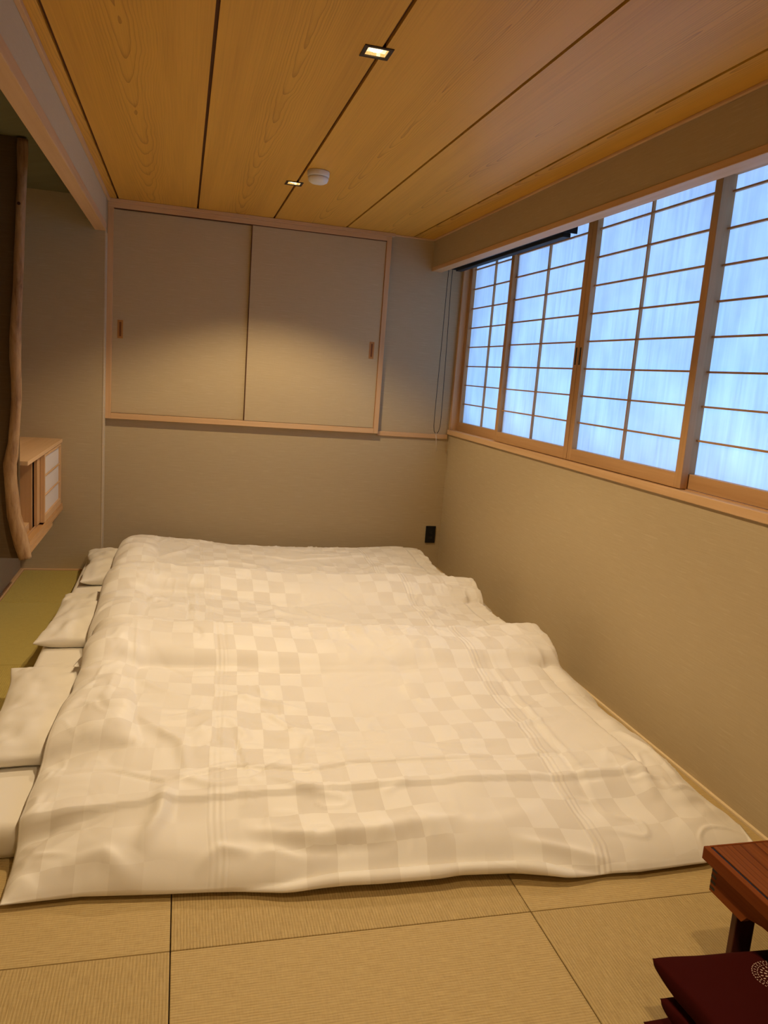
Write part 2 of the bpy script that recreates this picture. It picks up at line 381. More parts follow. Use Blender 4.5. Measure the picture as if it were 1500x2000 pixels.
# ================================================================== SHOJI SCREENS
def paper_mat():
    m = bpy.data.materials.new('shoji_paper'); m.use_nodes = True; nt = m.node_tree
    nt.nodes.remove(nt.nodes['Principled BSDF']); out = nt.nodes['Material Output']
    tr = nt.nodes.new('ShaderNodeBsdfTranslucent'); df = nt.nodes.new('ShaderNodeBsdfDiffuse'); mx = nt.nodes.new('ShaderNodeMixShader'); mx.inputs[0].default_value = .25
    v = coords(nt, (1, 55, 2.0)); n = N(nt, 'ShaderNodeTexNoise', Scale=1.0, Detail=3.0, Roughness=.6); nt.links.new(v, n.inputs['Vector'])
    v2 = coords(nt, (1, 7, 5)); n2 = N(nt, 'ShaderNodeTexNoise', Scale=1.0, Detail=3.0); nt.links.new(v2, n2.inputs['Vector'])
    a = N(nt, 'ShaderNodeMath', operation='ADD'); nt.links.new(n.outputs['Fac'], a.inputs[0]); nt.links.new(n2.outputs['Fac'], a.inputs[1])
    r = ramp(nt, [(0.35, (.74, .75, .77)), (0.75, (.97, .97, .97))])
    h = N(nt, 'ShaderNodeMath', operation='MULTIPLY'); h.inputs[1].default_value = .5; nt.links.new(a.outputs[0], h.inputs[0]); nt.links.new(h.outputs[0], r.inputs[0])
    nt.links.new(r.outputs[0], tr.inputs[0]); df.inputs[0].default_value = (.8, .8, .78, 1)
    nt.links.new(tr.outputs[0], mx.inputs[1]); nt.links.new(df.outputs[0], mx.inputs[2]); nt.links.new(mx.outputs[0], out.inputs[0])
    return m
M_paper = paper_mat()
def shoji(y0, y1, x, label, pull=None, my=None):
    """sliding paper screen, room face at x; 3 cm deep"""
    z0, z1 = .981, 2.108; st = .040; d = .030
    t = thing('shoji_screen', label, 'paper screen', (x+d/2, (y0+y1)/2, z0), 'paper window screens along the right wall')
    box('stile', x, x+d, y0, y0+st, z0, z1, M_shz, t, .0015)
    box('stile', x, x+d, y1-st, y1, z0, z1, M_shz, t, .0015)
    box('bottom_rail', x+.0005, x+d, y0+st, y1-st, z0, 1.036, M_shy, t, .0015)
    box('top_rail', x+.0005, x+d, y0+st, y1-st, 2.085, z1, M_shy, t, .0015)
    for k in range(8):
        z = 1.160 + .1243*k
        box('lattice_bar', x+.016, x+d-.003, y0+st, y1-st, z-.0035, z+.0035, M_shy, t)
    my = my or (y0+y1)/2
    box('lattice_upright', x+.014, x+d-.003, my-.004, my+.004, 1.036, 2.085, M_shz, t)
    box('paper', x+d-.003, x+d-.002, y0+st-.004, y1-st+.004, 1.032, 2.09, M_paper, t)
    if pull is not None:
        f = box('finger_pull', x-.0015, x+.001, pull-.006, pull+.006, 1.425, 1.505, M_black, t, .0008)
    return t
XFR, XBK = XR+.006, XR+.040
shoji(4.235, D-.031, XBK, 'paper lattice window screen next to the far corner, beside the blind cord', my=4.645)
shoji(3.378, 4.288, XFR, 'second paper lattice window screen from the far corner, its black pull on the near stile', 3.396)
shoji(2.482, 3.374, XFR, 'third paper lattice window screen from the far corner, its black pull on the far stile', 3.357)
shoji(1.602, 2.530, XBK, 'nearest paper lattice window screen, set back and cut by the right picture edge')

# ================================================================== CLOSET
cl = thing('wall_closet', 'wall closet with two beige papered sliding doors in a pale wood frame', 'closet', (.408, D, .925))
cx0, cx1, cz0, cz1 = XL, 1.266, .925, H-.004
fy = D-.040
box('frame_post', cx0+.001, cx0+.034, fy, D, cz0, cz1-.04, M_hz, cl, .002)
box('frame_post', cx1-.032, cx1, fy, D, cz0, cz1-.04, M_hz, cl, .002)
box('frame_sill', cx0+.034, cx1-.032, fy, D, cz0, cz0+.034, M_hx, cl, .002)
box('frame_head', cx0+.001, cx1, fy, D, 2.150, 2.180, M_hx, cl, .002)
box('cornice', cx0+.001, cx1+.018, fy-.014, D, 2.180, H-.001, M_hx, cl, .002)
for nm, x0, x1, y0, hx in (('left', cx0+.034, .410, D-.016, -.369), ('right', .388, cx1-.032, D-.033, 1.184)):
    d = box('sliding_door', x0, x1, y0, y0+.016, cz0+.036, 2.146, M_door, cl, .001)
    h = boxes('recessed_pull', [(hx-.016, hx-.006, y0-.0015, y0+.002, 1.408, 1.516), (hx+.006, hx+.016, y0-.0015, y0+.002, 1.408, 1.516),
                                (hx-.006, hx+.006, y0-.0015, y0+.002, 1.408, 1.420), (hx-.006, hx+.006, y0-.0015, y0+.002, 1.504, 1.516)],
              wood('pull_wood_'+nm, (.50, .24, .07), (.40, .18, .05), 'Z'), d, .0006)
    box('pull_recess', hx-.0065, hx+.0065, y0-.0004, y0+.001, 1.418, 1.506, mat('recess_wood', (.20, .07, .02), .7)[0], d)
box('upper_gap_shade', cx0+.034, cx1-.032, fy+.003, fy+.010, 2.1455, 2.1505, M_groove, cl)  # dark strip painted in as the shaded gap above the doors
box('side_gap', cx1-.0345, cx1-.0325, fy+.003, fy+.009, cz0+.036, 2.157, mat('side_gap_wood', (.35, .13, .04), .7)[0], cl)
o = box('door_gap_shade', .384, .3885, D-.034, D-.018, cz0+.036, 2.146, M_groove, cl)  # dark strip painted in as the shade between the doors

# ================================================================== DOWNLIGHTS
def emis(name, col, st):
    m = bpy.data.materials.new(name); m.use_nodes = True; nt = m.node_tree; b = nt.nodes['Principled BSDF']
    b.inputs['Base Color'].default_value = (0, 0, 0, 1); b.inputs['Emission Color'].default_value = (*col, 1); b.inputs['Emission Strength'].default_value = st; return m
M_bulb = emis('lamp_glow', (1.0, .80, .45), 4.0)
M_refl = mat('brass_reflector', (.95, .66, .28), .25, .5)[0]; M_refl.node_tree.nodes['Principled BSDF'].inputs['Metallic'].default_value = .6
M_rim = mat('lamp_rim', (.035, .018, .012), .5)[0]
M_bounce = emis('reflector_bounce_glow', (1.0, .80, .42), 1.5)  # emission stands in for bulb light bounced inside housing and reflector
def downlight(lx, ly, label, k=1.0):
    t = thing('downlight', label, 'ceiling light', (lx, ly, H), 'square downlights along the ceiling joint')
    a, r = .030, .0415
    boxes('rim', [(lx-r, lx-a, ly-r, ly+r, H-.0025, H+.001), (lx+a, lx+r, ly-r, ly+r, H-.0025, H+.001),
                  (lx-a, lx+a, ly-r, ly-a*.97, H-.0025, H+.001), (lx-a, lx+a, ly+a*.97, ly+r, H-.0025, H+.001)], M_rim, t)
    # lit lens with reflector just inside the opening
    lathe('bulb', [(.001, H+.004), (.017, H+.0045), (.019, H+.006), (.019, H+.0095), (.001, H+.0095)], (lx-.002, ly), M_bulb, t, 20)
    boxes('housing', [(lx-a-.003, lx-a, ly-a, ly+a, H, H+.0118), (lx+a, lx+a+.003, ly-a, ly+a, H, H+.0118), (lx-a-.003, lx+a+.003, ly-a-.004, ly-a, H, H+.0118), (lx-a-.003, lx+a+.003, ly+a, ly+a+.004, H, H+.0118)], M_bounce, t)
    for ya, yb in ((ly-a-.0062, ly-a-.0042), (ly+a+.0042, ly+a+.0062)): box('housing_end', lx-.012, lx+.030, ya, yb, H+.0002, H+.0119, M_rim, t)
    box('reflector', lx-a, lx+a, ly-a, ly+a, H+.0098, H+.0117, M_bounce, t)
    L = bpy.data.lights.new('downlight_lamp', 'SPOT'); L.energy = LAMP_W*k; L.color = LAMP_COL
    L.spot_size = math.radians(122); L.spot_blend = .42; L.shadow_soft_size = .022
    lo = bpy.data.objects.new('lamp', L); COL.objects.link(lo); lo.parent = t; lo.location = (0, 0, -.006)
downlight(*LAMPS[0], 'square downlight by the front wall behind the viewer', .5)
downlight(*LAMPS[1], 'unseen fill light over the viewer, added to brighten the duvet front', .68)  # unseen lamp added as fill for the front of the nearest duvet
downlight(*LAMPS[2], 'larger looking square downlight in the ceiling joint, the nearer of the two in view', 1.22)
downlight(*LAMPS[3], 'square downlight in the ceiling joint, the farther one beside the smoke detector')

# smoke detector
sd = thing('smoke_detector', 'round white smoke detector on the wooden ceiling', 'smoke detector', (.573, 3.742, H))
lathe('base', [(.048, H), (.050, H-.004), (.050, H-.022), (.047, H-.026), (.001, H-.026)], (.573, 3.742), M_white, sd)
lathe('cover', [(.043, H-.0262), (.047, H-.029), (.0465, H-.036), (.042, H-.047), (.030, H-.054), (.001, H-.056)], (.573, 3.742), M_white, sd)

# outlet
ot = thing('wall_outlet', 'black rectangular wall socket plate low on the far wall', 'socket', (1.7045, D, .2435))
box('plate', 1.669, 1.740, D-.009, D, .184, .303, M_black, ot, .003)
for z in (.222, .262):
    boxes('socket_insert', [(1.692, 1.717, D-.0102, D-.008, z-.012, z+.012)], mat('black_gloss', (.015, .015, .016), .25)[0], ot, .001)

# ================================================================== ROLLER BLIND AND CORD
rb = thing('roller_blind', 'rolled up black roller blind tucked above the window screens', 'blind', (1.69, 4.18, 2.09))
tube('blind_roll', [(1.695, 3.42, 2.062), (1.695, 4.95, 2.062)], .034, M_blind, rb, 24)
box('bottom_bar', 1.664, 1.704, 3.43, 4.90, 1.994, 2.014, M_blind, rb, .003)
box('bracket', 1.650, 1.725, 4.952, 4.956, 2.01, 2.12, M_blind, rb)
box('bracket', 1.650, 1.725, 3.410, 3.414, 2.01, 2.12, M_blind, rb)
cord = thing('blind_cord', 'thin dark looped pull cord hanging by the window corner', 'cord', (1.65, 4.965, .95))
tube('cord_strand', [(1.640, 4.965, 2.10), (1.636, 4.965, 1.90), (1.634, 4.965, 1.60), (1.630, 4.965, 1.30), (1.628, 4.965, 1.08), (1.629, 4.965, 1.00), (1.634, 4.965, .968), (1.645, 4.965, .953)], .0020, M_black, cord, 6)
tube('cord_strand', [(1.666, 4.965, 2.10), (1.662, 4.965, 1.90), (1.668, 4.965, 1.60), (1.672, 4.965, 1.30), (1.674, 4.965, 1.08), (1.672, 4.965, 1.00), (1.664, 4.965, .968), (1.652, 4.965, .953)], .0020, M_black, cord, 6)
tube('cord_joiner', [(1.645, 4.965, .955), (1.648, 4.965, .949), (1.652, 4.965, .955)], .004, M_clear, cord, 8)
tube('cord_tail', [(1.648, 4.965, .950), (1.655, 4.965, .90), (1.662, 4.965, .835)], [.0022, .0026, .0032], M_clear, cord, 6)

# ================================================================== ALCOVE: WING WALL, BRANCH POST, CABINET
YW = 3.80
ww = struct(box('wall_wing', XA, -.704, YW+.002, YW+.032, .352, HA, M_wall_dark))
# camera rays through measured picture points give the branch outline on the plane y = YW
def ray(px, py, axis, val):
    d = fwd*F_PX + r2*(px-750) - u2*(py-1000); o = Vector((0, 0, CAM_Z)); i = 'xyz'.index(axis)
    return o + d*((val-o[i])/d[i])
def branch_mat():
    m, nt, b = mat('bare_branch', (.42, .26, .13), .6)
    n = N(nt, 'ShaderNodeTexNoise', Scale=1.0, Detail=5.0, Roughness=.6, Distortion=.8); nt.links.new(coords(nt, (22, 22, 6)), n.inputs['Vector'])
    n2 = N(nt, 'ShaderNodeTexNoise', Scale=1.0, Detail=4.0, Roughness=.7); nt.links.new(coords(nt, (90, 90, 12)), n2.inputs['Vector'])
    a = N(nt, 'ShaderNodeMath', operation='MULTIPLY_ADD'); a.inputs[1].default_value = .4; nt.links.new(n2.outputs['Fac'], a.inputs[0]); nt.links.new(n.outputs['Fac'], a.inputs[2])
    r = ramp(nt, [(.45, (.16, .08, .035)), (.66, (.33, .19, .09)), (.90, (.45, .29, .15))]); nt.links.new(a.outputs[0], r.inputs[0]); nt.links.new(r.outputs[0], b.inputs['Base Color'])
    bump(nt, b, a.outputs[0], .5, .004); return m
M_branch = branch_mat()
prof = [(272, 33, 55), (300, 33, 55), (345, 34, 53), (400, 31, 50), (450, 30, 48.5), (500, 27, 47), (550, 25.5, 45), (600, 22, 43), (650, 19, 41.5), (700, 18.5, 41), (740, 21, 42.5), (780, 22, 42),
        (815, 20, 40), (840, 17.5, 38.5), (867, 15, 37), (890, 10, 35.5), (905, 6.5, 32.5), (922, 7, 33), (945, 8.5, 34), (980, 11.5, 38), (1007, 14, 41), (1034, 20, 50), (1060, 26, 57), (1078, 33, 60), (1091, 37.5, 62)]
ob = thing('branch_post', 'crooked bare tree branch hung down the edge of the alcove wing wall', 'branch', (-.72, YW-.008, .35))
pts, rad = [], []
ys = []
for i, (py, xa, xb) in enumerate(prof):
    A = ray(xa, py, 'y', YW-.008); B = ray(xb, py, 'y', YW-.008); pts.append((A+B)/2); rad.append((B-A).length/2)
# densify
def densify(pts, rad, k):
    P, Rr = [], []
    for i in range(len(pts)-1):
        for j in range(k):
            t = j/k; P.append(pts[i].lerp(pts[i+1], t)); Rr.append(rad[i]*(1-t)+rad[i+1]*t)
    P.append(pts[-1]); Rr.append(rad[-1]); return P, Rr
pts, rad = densify(pts, rad, 3)
tube('branch', pts, rad, M_branch, ob, 20, noise=.035, seed=4)
kp = ray(36.5, 397, 'y', YW-.03)
lathe('knot', [(.001, -.004), (.006, -.003), (.007, 0), (.004, .0015), (.001, .001)], (0, 0), mat('knot', (.05, .015, .008), .7)[0], ob, 12).matrix_parent_inverse = Matrix()
k_ = bpy.data.objects['knot']; k_.location = Vector((kp.x, kp.y+.001, kp.z)) - ob.location; k_.rotation_euler = (math.radians(90), 0, 0)
k_.data.transform(Matrix.Translation(ob.location))

# hanging cabinet
CXF = -.673; cb = thing('hanging_cabinet', 'small hanging wood cabinet with paper sliding door behind the branch', 'cabinet', (-.79, 4.35, .36))
YC0 = YW+.052
box('top_board', XA, CXF, YW-.002+.054, DA, .777, .797, M_hy, cb, .0015)
box('bottom_board', XA, CXF+.004, YC0, DA, .372, .392, M_shy, cb, .0015)
box('partition', XA+.001, -.722, 4.235, 4.251, .392, .777, M_shz, cb, .001)
box('back_door', -.716, -.700, 4.255, 4.60, .412, .770, M_shz, cb, .001)
box('corner_post', -.706, -.680, DA-.024, DA, .412, .777, M_shz, cb, .001)
boxes('door_track', [(-.712, CXF+.002, YC0+.03, DA, .392, .400), (-.712, -.708, YC0+.03, DA, .400, .412), (-.680, CXF+.002, YC0+.03, DA, .400, .410)], M_shy, cb, .0008)
box('lower_rail', CXF-.016, CXF+.006, YC0, 4.53, .356, .372, M_shy, cb, .001)
box('step_block', XA+.001, -.735, 4.02, 4.234, .392, .432, M_hx, cb, .001)
y0, y1, zz0, zz1 = 4.335, DA-.026, .411, .772
dr = boxes('sliding_door', [(-.699, -.677, y0, y0+.022, zz0, zz1), (-.699, -.677, y1-.022, y1, zz0, zz1), (-.699, -.677, y0+.022, y1-.022, zz0, zz0+.036), (-.699, -.677, y0+.022, y1-.022, zz1-.014, zz1)], M_hz, cb, .0008)
for k in (1, 2):
    z = zz0+.036 + k*(zz1-.014-zz0-.036)/3
    box('lattice_bar', -.687, -.679, y0+.022, y1-.022, z-.003, z+.003, M_hy, dr)
box('paper', -.690, -.688, y0+.020, y1-.020, zz0+.03, zz1-.01, mat('door_paper', (.66, .60, .56), .8)[0], dr)

# ================================================================== NOISE TOOLS FOR CLOTH
def vnoise(x, y, seed):
    rs = np.random.RandomState(seed); G = rs.rand(64, 64)
    xi = np.floor(x).astype(int); yi = np.floor(y).astype(int); fx = x-xi; fy = y-yi
    fx = fx*fx*fx*(fx*(fx*6-15)+10); fy = fy*fy*fy*(fy*(fy*6-15)+10)
    g = lambda a, b: G[a % 64, b % 64]
    return (g(xi, yi)*(1-fx)*(1-fy)+g(xi+1, yi)*fx*(1-fy)+g(xi, yi+1)*(1-fx)*fy+g(xi+1, yi+1)*fx*fy)*2-1
def sst(a, b, x):
    t = np.clip((x-a)/(b-a), 0, 1); return t*t*(3-2*t)
def pxl(pts, z):
    return [tuple(ray(a, b, 'z', z))[:2] for a, b in pts]
def stroke(x, y, pts, w, amp):
    """ridge (amp>0) or crease (amp<0) along a polyline, tapering to its ends"""
    h = np.zeros_like(x); n = len(pts)-1
    best = np.full_like(x, 9.); tt = np.zeros_like(x)
    for i in range(n):
        ax, ay = pts[i]; bx, by = pts[i+1]; dx, dy = bx-ax, by-ay; L2 = dx*dx+dy*dy
        t = np.clip(((x-ax)*dx+(y-ay)*dy)/L2, 0, 1); d = np.hypot(x-ax-t*dx, y-ay-t*dy)
        m = d < best; best = np.where(m, d, best); tt = np.where(m, (i+t)/n, tt)
    return amp*np.exp(-(best/w)**2)*np.clip(np.sin(np.pi*tt), 0, 1)**.9
def blur(A, r, it=2):
    for _ in range(it):
        for ax in (0, 1):
            B = np.zeros_like(A); n = 2*r+1
            P = np.pad(A, [(r, r) if k == ax else (0, 0) for k in (0, 1)], mode='edge')
            for k in range(n): B += np.take(P, range(k, k+A.shape[ax]), axis=ax)
            A = B/n
    return A
RES = .01; GX = np.arange(-.80, 2.0, RES); GY = np.arange(1.4, 5.2, RES)
surf = np.zeros((len(GX), len(GY)))
MX, MY = np.meshgrid(GX, GY, indexing='ij')
def sample(A, x, y):
    fx = np.clip((x-GX[0])/RES, 0, len(GX)-1.001); fy_ = np.clip((y-GY[0])/RES, 0, len(GY)-1.001)
    i = fx.astype(int); j = fy_.astype(int); a = fx-i; b = fy_-j
    return A[i, j]*(1-a)*(1-b)+A[i+1, j]*a*(1-b)+A[i, j+1]*(1-a)*b+A[i+1, j+1]*a*b
def mesh_np(name, V, Fq, m, parent=None, uv=None, origin=None):
    me = bpy.data.meshes.new(name); me.vertices.add(len(V)); me.vertices.foreach_set('co', V.astype(np.float32).ravel())
    nf = len(Fq); me.loops.add(nf*4); me.loops.foreach_set('vertex_index', Fq.astype(np.int32).ravel())
    me.polygons.add(nf); me.polygons.foreach_set('loop_start', np.arange(0, nf*4, 4, dtype=np.int32)); me.polygons.foreach_set('loop_total', np.full(nf, 4, dtype=np.int32))
    me.update(calc_edges=True)
    if uv is not None:
        l = me.uv_layers.new(name='UVMap'); l.data.foreach_set('uv', uv[Fq.ravel()].astype(np.float32).ravel())
    me.validate(); o = link(name, me, m, parent, origin)
    me.polygons.foreach_set('use_smooth', np.ones(len(me.polygons), dtype=bool)); return o
def closed_grid(name, X, Y, ZT, ZB, m, uv=None, parent=None, origin=None, YB=None):
    YB = Y if YB is None else YB
    nx, ny = X.shape; idx = np.arange(nx*ny).reshape(nx, ny)
    border = np.zeros((nx, ny), bool); border[0] = border[-1] = True; border[:, 0] = border[:, -1] = True
    inner = ~border; idb = idx.copy(); idb[inner] = nx*ny + np.arange(inner.sum())
    V = np.concatenate([np.stack([X.ravel(), Y.ravel(), ZT.ravel()], 1), np.stack([X[inner], YB[inner], ZB[inner]], 1)])
    q = lambda I, f: np.stack([I[:-1, :-1].ravel(), I[1:, :-1].ravel(), I[1:, 1:].ravel(), I[:-1, 1:].ravel()], 1)[:, ::f]
    Fq = np.concatenate([q(idx, 1), q(idb, -1)])
    UV = None
    if uv is not None: UV = np.concatenate([uv.reshape(-1, 2), uv[inner]])
    return mesh_np(name, V, Fq, m, parent, UV, origin)

# ================================================================== MATTRESSES
MAT_T = .098
for k, (y0, y1, lb) in enumerate(((1.985, 2.955, 'white sheeted futon mattress nearest the viewer, under the nearest duvet'),
                                  (2.970, 3.940, 'white sheeted futon mattress in the middle of the three'),
                                  (3.955, 4.925, 'white sheeted futon mattress against the far wall'))):
    x0, x1 = -.545+.01*k, 1.45
    nx, ny = 80, 40
    s = np.linspace(-1, 1, nx)[:, None]; t = np.linspace(-1, 1, ny)[None, :]
    s = np.sign(s)*(1-(1-np.abs(s))**1.5); t = np.sign(t)*(1-(1-np.abs(t))**1.5)
    X = (x0+x1)/2+(x1-x0)/2*s+0*t; Y = (y0+y1)/2+(y1-y0)/2*t+0*s
    dd = np.minimum(np.minimum(X-x0, x1-X), np.minimum(Y-y0, y1-Y)); e = 1-(1-np.clip(dd/.025, 0, 1))**2
    half = MAT_T/2
    ZT = half+.012 + (half-.012)*np.sqrt(e) + vnoise(X*4, Y*4, 5+k)*.003*e + vnoise(X*14, Y*14, 15+k)*.0012*e
    ZB = half+.012 - (half+.011)*np.sqrt(e)
    t_ = closed_grid('futon_mattress', X, Y, ZT, ZB, M_sheet, origin=((x0+x1)/2, (y0+y1)/2, 0))
    tag(t_, lb, 'mattress', 'futon mattresses side by side')
    surf = np.where((MX > x0-.005) & (MX < x1+.005) & (MY > y0-.005) & (MY < y1+.005), MAT_T+.006, surf)

# ================================================================== PILLOWS
def cushion(name, cx, cy_, a, b, z0, h, m, seed, label, cat, group, pinch=.07, flat=.42, n=56, wr=.004, rot=0., sag=None, tip=None):
    u = np.linspace(-1, 1, n)[:, None]*np.ones((1, n)); v = np.linspace(-1, 1, n)[None, :]*np.ones((n, 1))
    u = np.sign(u)*(1-(1-np.abs(u))**1.35); v = np.sign(v)*(1-(1-np.abs(v))**1.35)
    X = a*u*(1-pinch*(1-v**2)); Y = b*v*(1-pinch*.8*(1-u**2))
    X = X + .010*vnoise(v*2+seed, u*0+seed, seed)*np.abs(u); Y = Y + .008*vnoise(u*2+seed, v*0+seed, seed+1)*np.abs(v)
    p = (np.clip(1-u**2, 0, 1)*np.clip(1-v**2, 0, 1))**flat
    wv = wr*(vnoise(X*9+3*vnoise(X*4, Y*4, seed+9), Y*9, seed+2)+.5*vnoise(X*24, Y*20, seed+3)+.5*vnoise(X*6, Y*40, seed+6)*(1-p))
    zc = z0+(.016+.3*h*.5 if tip is None else tip)
    ZT = zc + (h-(zc-z0))*p + wv*np.clip(p*2.2, 0, 1); ZB = zc - (zc-z0-.001)*np.clip(p*3, 0, 1)
    c, s_ = math.cos(rot), math.sin(rot)
    XX = cx+X*c-Y*s_; YY = cy_+X*s_+Y*c
    if sag is not None: ZT, ZB = sag(XX, YY, ZT, ZB)
    o = closed_grid(name, XX, YY, ZT, ZB, m, origin=(cx, cy_, z0)); tag(o, label, cat, group)
    return o, (XX, YY, ZT)
PIL = [(-.345, 2.63, .225, .375, 'white pillow nearest the viewer, at the left end of the nearest duvet', 31, .02),
       (-.325, 3.60, .215, .350, 'white pillow in the middle, with pointed near corner over the tatami', 32, -.02),
       (-.300, 4.545, .205, .345, 'white pillow by the far wall, its pointed corner below the corner strip', 33, .03)]
def splat(XX, YY, ZT):
    global surf
    i = np.clip(((XX-GX[0])/RES).round().astype(int), 0, len(GX)-1); j = np.clip(((YY-GY[0])/RES).round().astype(int), 0, len(GY)-1)
    T = np.zeros_like(surf); np.maximum.at(T, (i, j), ZT)
    for _ in range(2):
        P = np.pad(T, 1); T = np.maximum.reduce([P[a:a+T.shape[0], b:b+T.shape[1]] for a in range(3) for b in range(3)])
    surf = np.maximum(surf, T)
for cx, cyy, a, b, lb, sd_, rt in PIL:
    o, (XX, YY, ZT) = cushion('pillow', cx, cyy, a, b, MAT_T+.003, .090, M_pillow, sd_, lb, 'pillow', 'white pillows at the left end of the futons', rot=rt, wr=.0105, pinch=.11)
    splat(XX, YY, ZT+.002)

# ================================================================== DUVETS
def interp(px, tab):
    return np.interp(px, [t[0] for t in tab], [t[1] for t in tab])
def duvet(name, left, right, near, far, T, seed, label, strokes=(), hem_z=None, W=2.08, Lh=1.42, res=.0072, extra=None, pre=None, bulge=0., under=False, wf=.13, wn=.22, wr_=.17):
    global surf
    nx = int(2.07/res); ny = int((far(0.5)-near(0.5))/res)
    s = np.linspace(0, 1, nx)[:, None]*np.ones((1, ny)); t = np.linspace(0, 1, ny)[None, :]*np.ones((nx, 1))
    # denser rows near the borders
    w = lambda q: q - .5*.35*np.sin(2*np.pi*q)/np.pi*-1*-1
    s = w(s); t = w(t)
    Ym = near(s) + (far(s)-near(s))*t
    X = left(Ym) + (right(Ym)-left(Ym))*s
    xs = (X+.34)/2.05; Y = near(X) + (far(X)-near(X))*t
    dl = s*(right(Y)-left(Y)); drr = (1-s)*(right(Y)-left(Y)); dn = t*(far(X)-near(X)); df = (1-t)*(far(X)-near(X))
    pr = lambda d, w_: np.sqrt(np.clip(1-(1-np.clip(d/w_, 0, 1))**2, 0, 1))
    prof_ = pr(dl, .16)**.9*pr(drr, wr_)**.95*pr(dn, wn)**.9*pr(df, wf)
    base0 = blur(surf, 4, 2); base = np.maximum(base0, surf) + .005
    base = np.maximum(blur(base, 1, 1), surf+.003)
    B = sample(base, X, Y)
    B0 = B
    if pre is not None:
        Bp = np.maximum(B, pre(X, Y)); dm = np.minimum(np.minimum(dl, drr), dn); B = B0 + (Bp-B0)*np.clip(1-(1-np.clip(dm/.07, 0, 1))**2, 0, 1)**.5
    n = .011*vnoise(X*2.6, Y*3.2, seed) + .006*vnoise(X*6.5+1.5*vnoise(X*3, Y*3, seed+7), Y*8, seed+1)
    # warped wrinkles
    wx_ = X + .05*vnoise(X*5, Y*5, seed+11); wy_ = Y + .05*vnoise(X*5, Y*5, seed+12)
    rid = 1-np.abs(vnoise(wx_*7, wy_*16, seed+2)); msk = sst(.1, .6, vnoise(X*2.2, Y*2.6, seed+3))
    n += .0060*np.clip(rid-.80, 0, 1)/.2*msk
    rid2 = 1-np.abs(vnoise(wx_*19, wy_*13, seed+21)); msk2 = sst(.0, .55, vnoise(X*3.1+4, Y*3.1, seed+23))
    n += .0042*np.clip(rid2-.76, 0, 1)/.24*msk2
    # gathers running in from the short ends
    n += .013*vnoise(X*4+5, Y*21+2*vnoise(X*8, Y*6, seed+8), seed+4)*np.exp(-dl/.10)*np.clip(dl/.02, 0, 1)
    n += .013*vnoise(X*4+9, Y*17+2*vnoise(X*8, Y*6, seed+9), seed+5)*np.exp(-drr/.13)*np.clip(drr/.02, 0, 1)
    n += .0045*vnoise(X*30, Y*6, seed+6)*np.exp(-df/.06)
    if extra is not None: n = n + extra(X, Y, dn)
    for pts_, wd, am in strokes: n = n + stroke(X, Y, pts_, wd, am*1.35)
    rs = random.Random(seed); ya, yb = float(near(np.array(.5)))+.12, float(far(np.array(.5)))-.05
    for q in range(int(26*(yb-ya)/1.2)):
        px_, py_ = rs.uniform(-.25, 1.25), rs.uniform(ya, yb); a = rs.gauss(0, .55) if rs.random() < .7 else rs.uniform(0, 3.14); L = rs.uniform(.08, .26)
        pl = [(px_, py_)]
        for _ in range(4):
            a += rs.uniform(-.45, .45); pl.append((pl[-1][0]+L/4*math.cos(a), pl[-1][1]+L/4*math.sin(a)))
        n = n + stroke(X, Y, pl, rs.uniform(.005, .010), rs.choice([-1, 1, 1])*rs.uniform(.0028, .0062))
    if callable(T): T = T(X, Y)
    ZT = B + T*prof_ + n*np.clip(prof_*1.15, 0, 1)
    lift = .012 + .0*X
    if hem_z is not None: lift = lift + hem_z(X)*np.exp(-dn/.02)
    inn = np.clip(np.minimum(np.minimum(dl, drr), np.minimum(dn, df))/.05, 0, 1)
    seam = B0 + lift
    ZT = np.maximum(ZT, B+.010) ; ZT = np.where(inn <= 0, seam, np.maximum(ZT, seam*(1-np.clip(inn*3, 0, 1))+ZT*np.clip(inn*3, 0, 1)))
    ZB = np.where(inn <= 0, seam, B0 + (lift)*(1-inn)**2)
    ZB = np.minimum(ZB, ZT-.003)
    if bulge: Y = Y - bulge*np.sin(np.pi*np.clip(dn/.22, 0, 1))*np.where(inn > 0, 1, 0)*sst(-.36, -.05, X)*(1-sst(1.35, 1.6, X))
    Zs = blur(ZT, 2, 1)
    dv = np.hypot(np.diff(Y, axis=1), np.diff(Zs, axis=1)); V_ = np.concatenate([np.zeros((nx, 1)), np.cumsum(dv, 1)], 1); V_ = V_ - V_[:, -1:]
    V_ = blur(V_, 6, 1) if False else V_
    uv = np.stack([s*W, V_ + 2.0], 2)
    YB = Y.copy()
    if under:
        mk = sst(.12, .32, X)*(1-sst(1.02, 1.22, X))
        YB = Y - mk*(.040+.008*vnoise(X*9, Y*0, 95))*np.exp(-dn/.020)*np.clip(dn/.008, 0, 1)
        ZB = np.where(inn > 0, np.where(dn < .06, np.minimum(ZB, mk*(seam*(1-np.clip(dn/.036, 0, 1)))+(1-mk)*ZB+.003), ZB), ZB)
    o = closed_grid(name, X, Y, ZT, ZB, M_duvet, uv, YB=YB, origin=(.65, float(near(np.array(.5))+.5), .1))
    tag(o, label, 'duvet', 'checked duvets overlapping on the futons')
    splat(X, Y, ZT+.002)
    return o
C = lambda v: (lambda q: v + 0*np.asarray(q, float))
wob = lambda v, a, f, sd: (lambda q: v + a*vnoise(np.asarray(q, float)*f, 0*np.asarray(q, float)+.37, sd))
def pre_bed(X, Y):
    return MAT_T + .004 + .060*(1-sst(-.30, .75, X)) - 1.0*(X > 1.55)
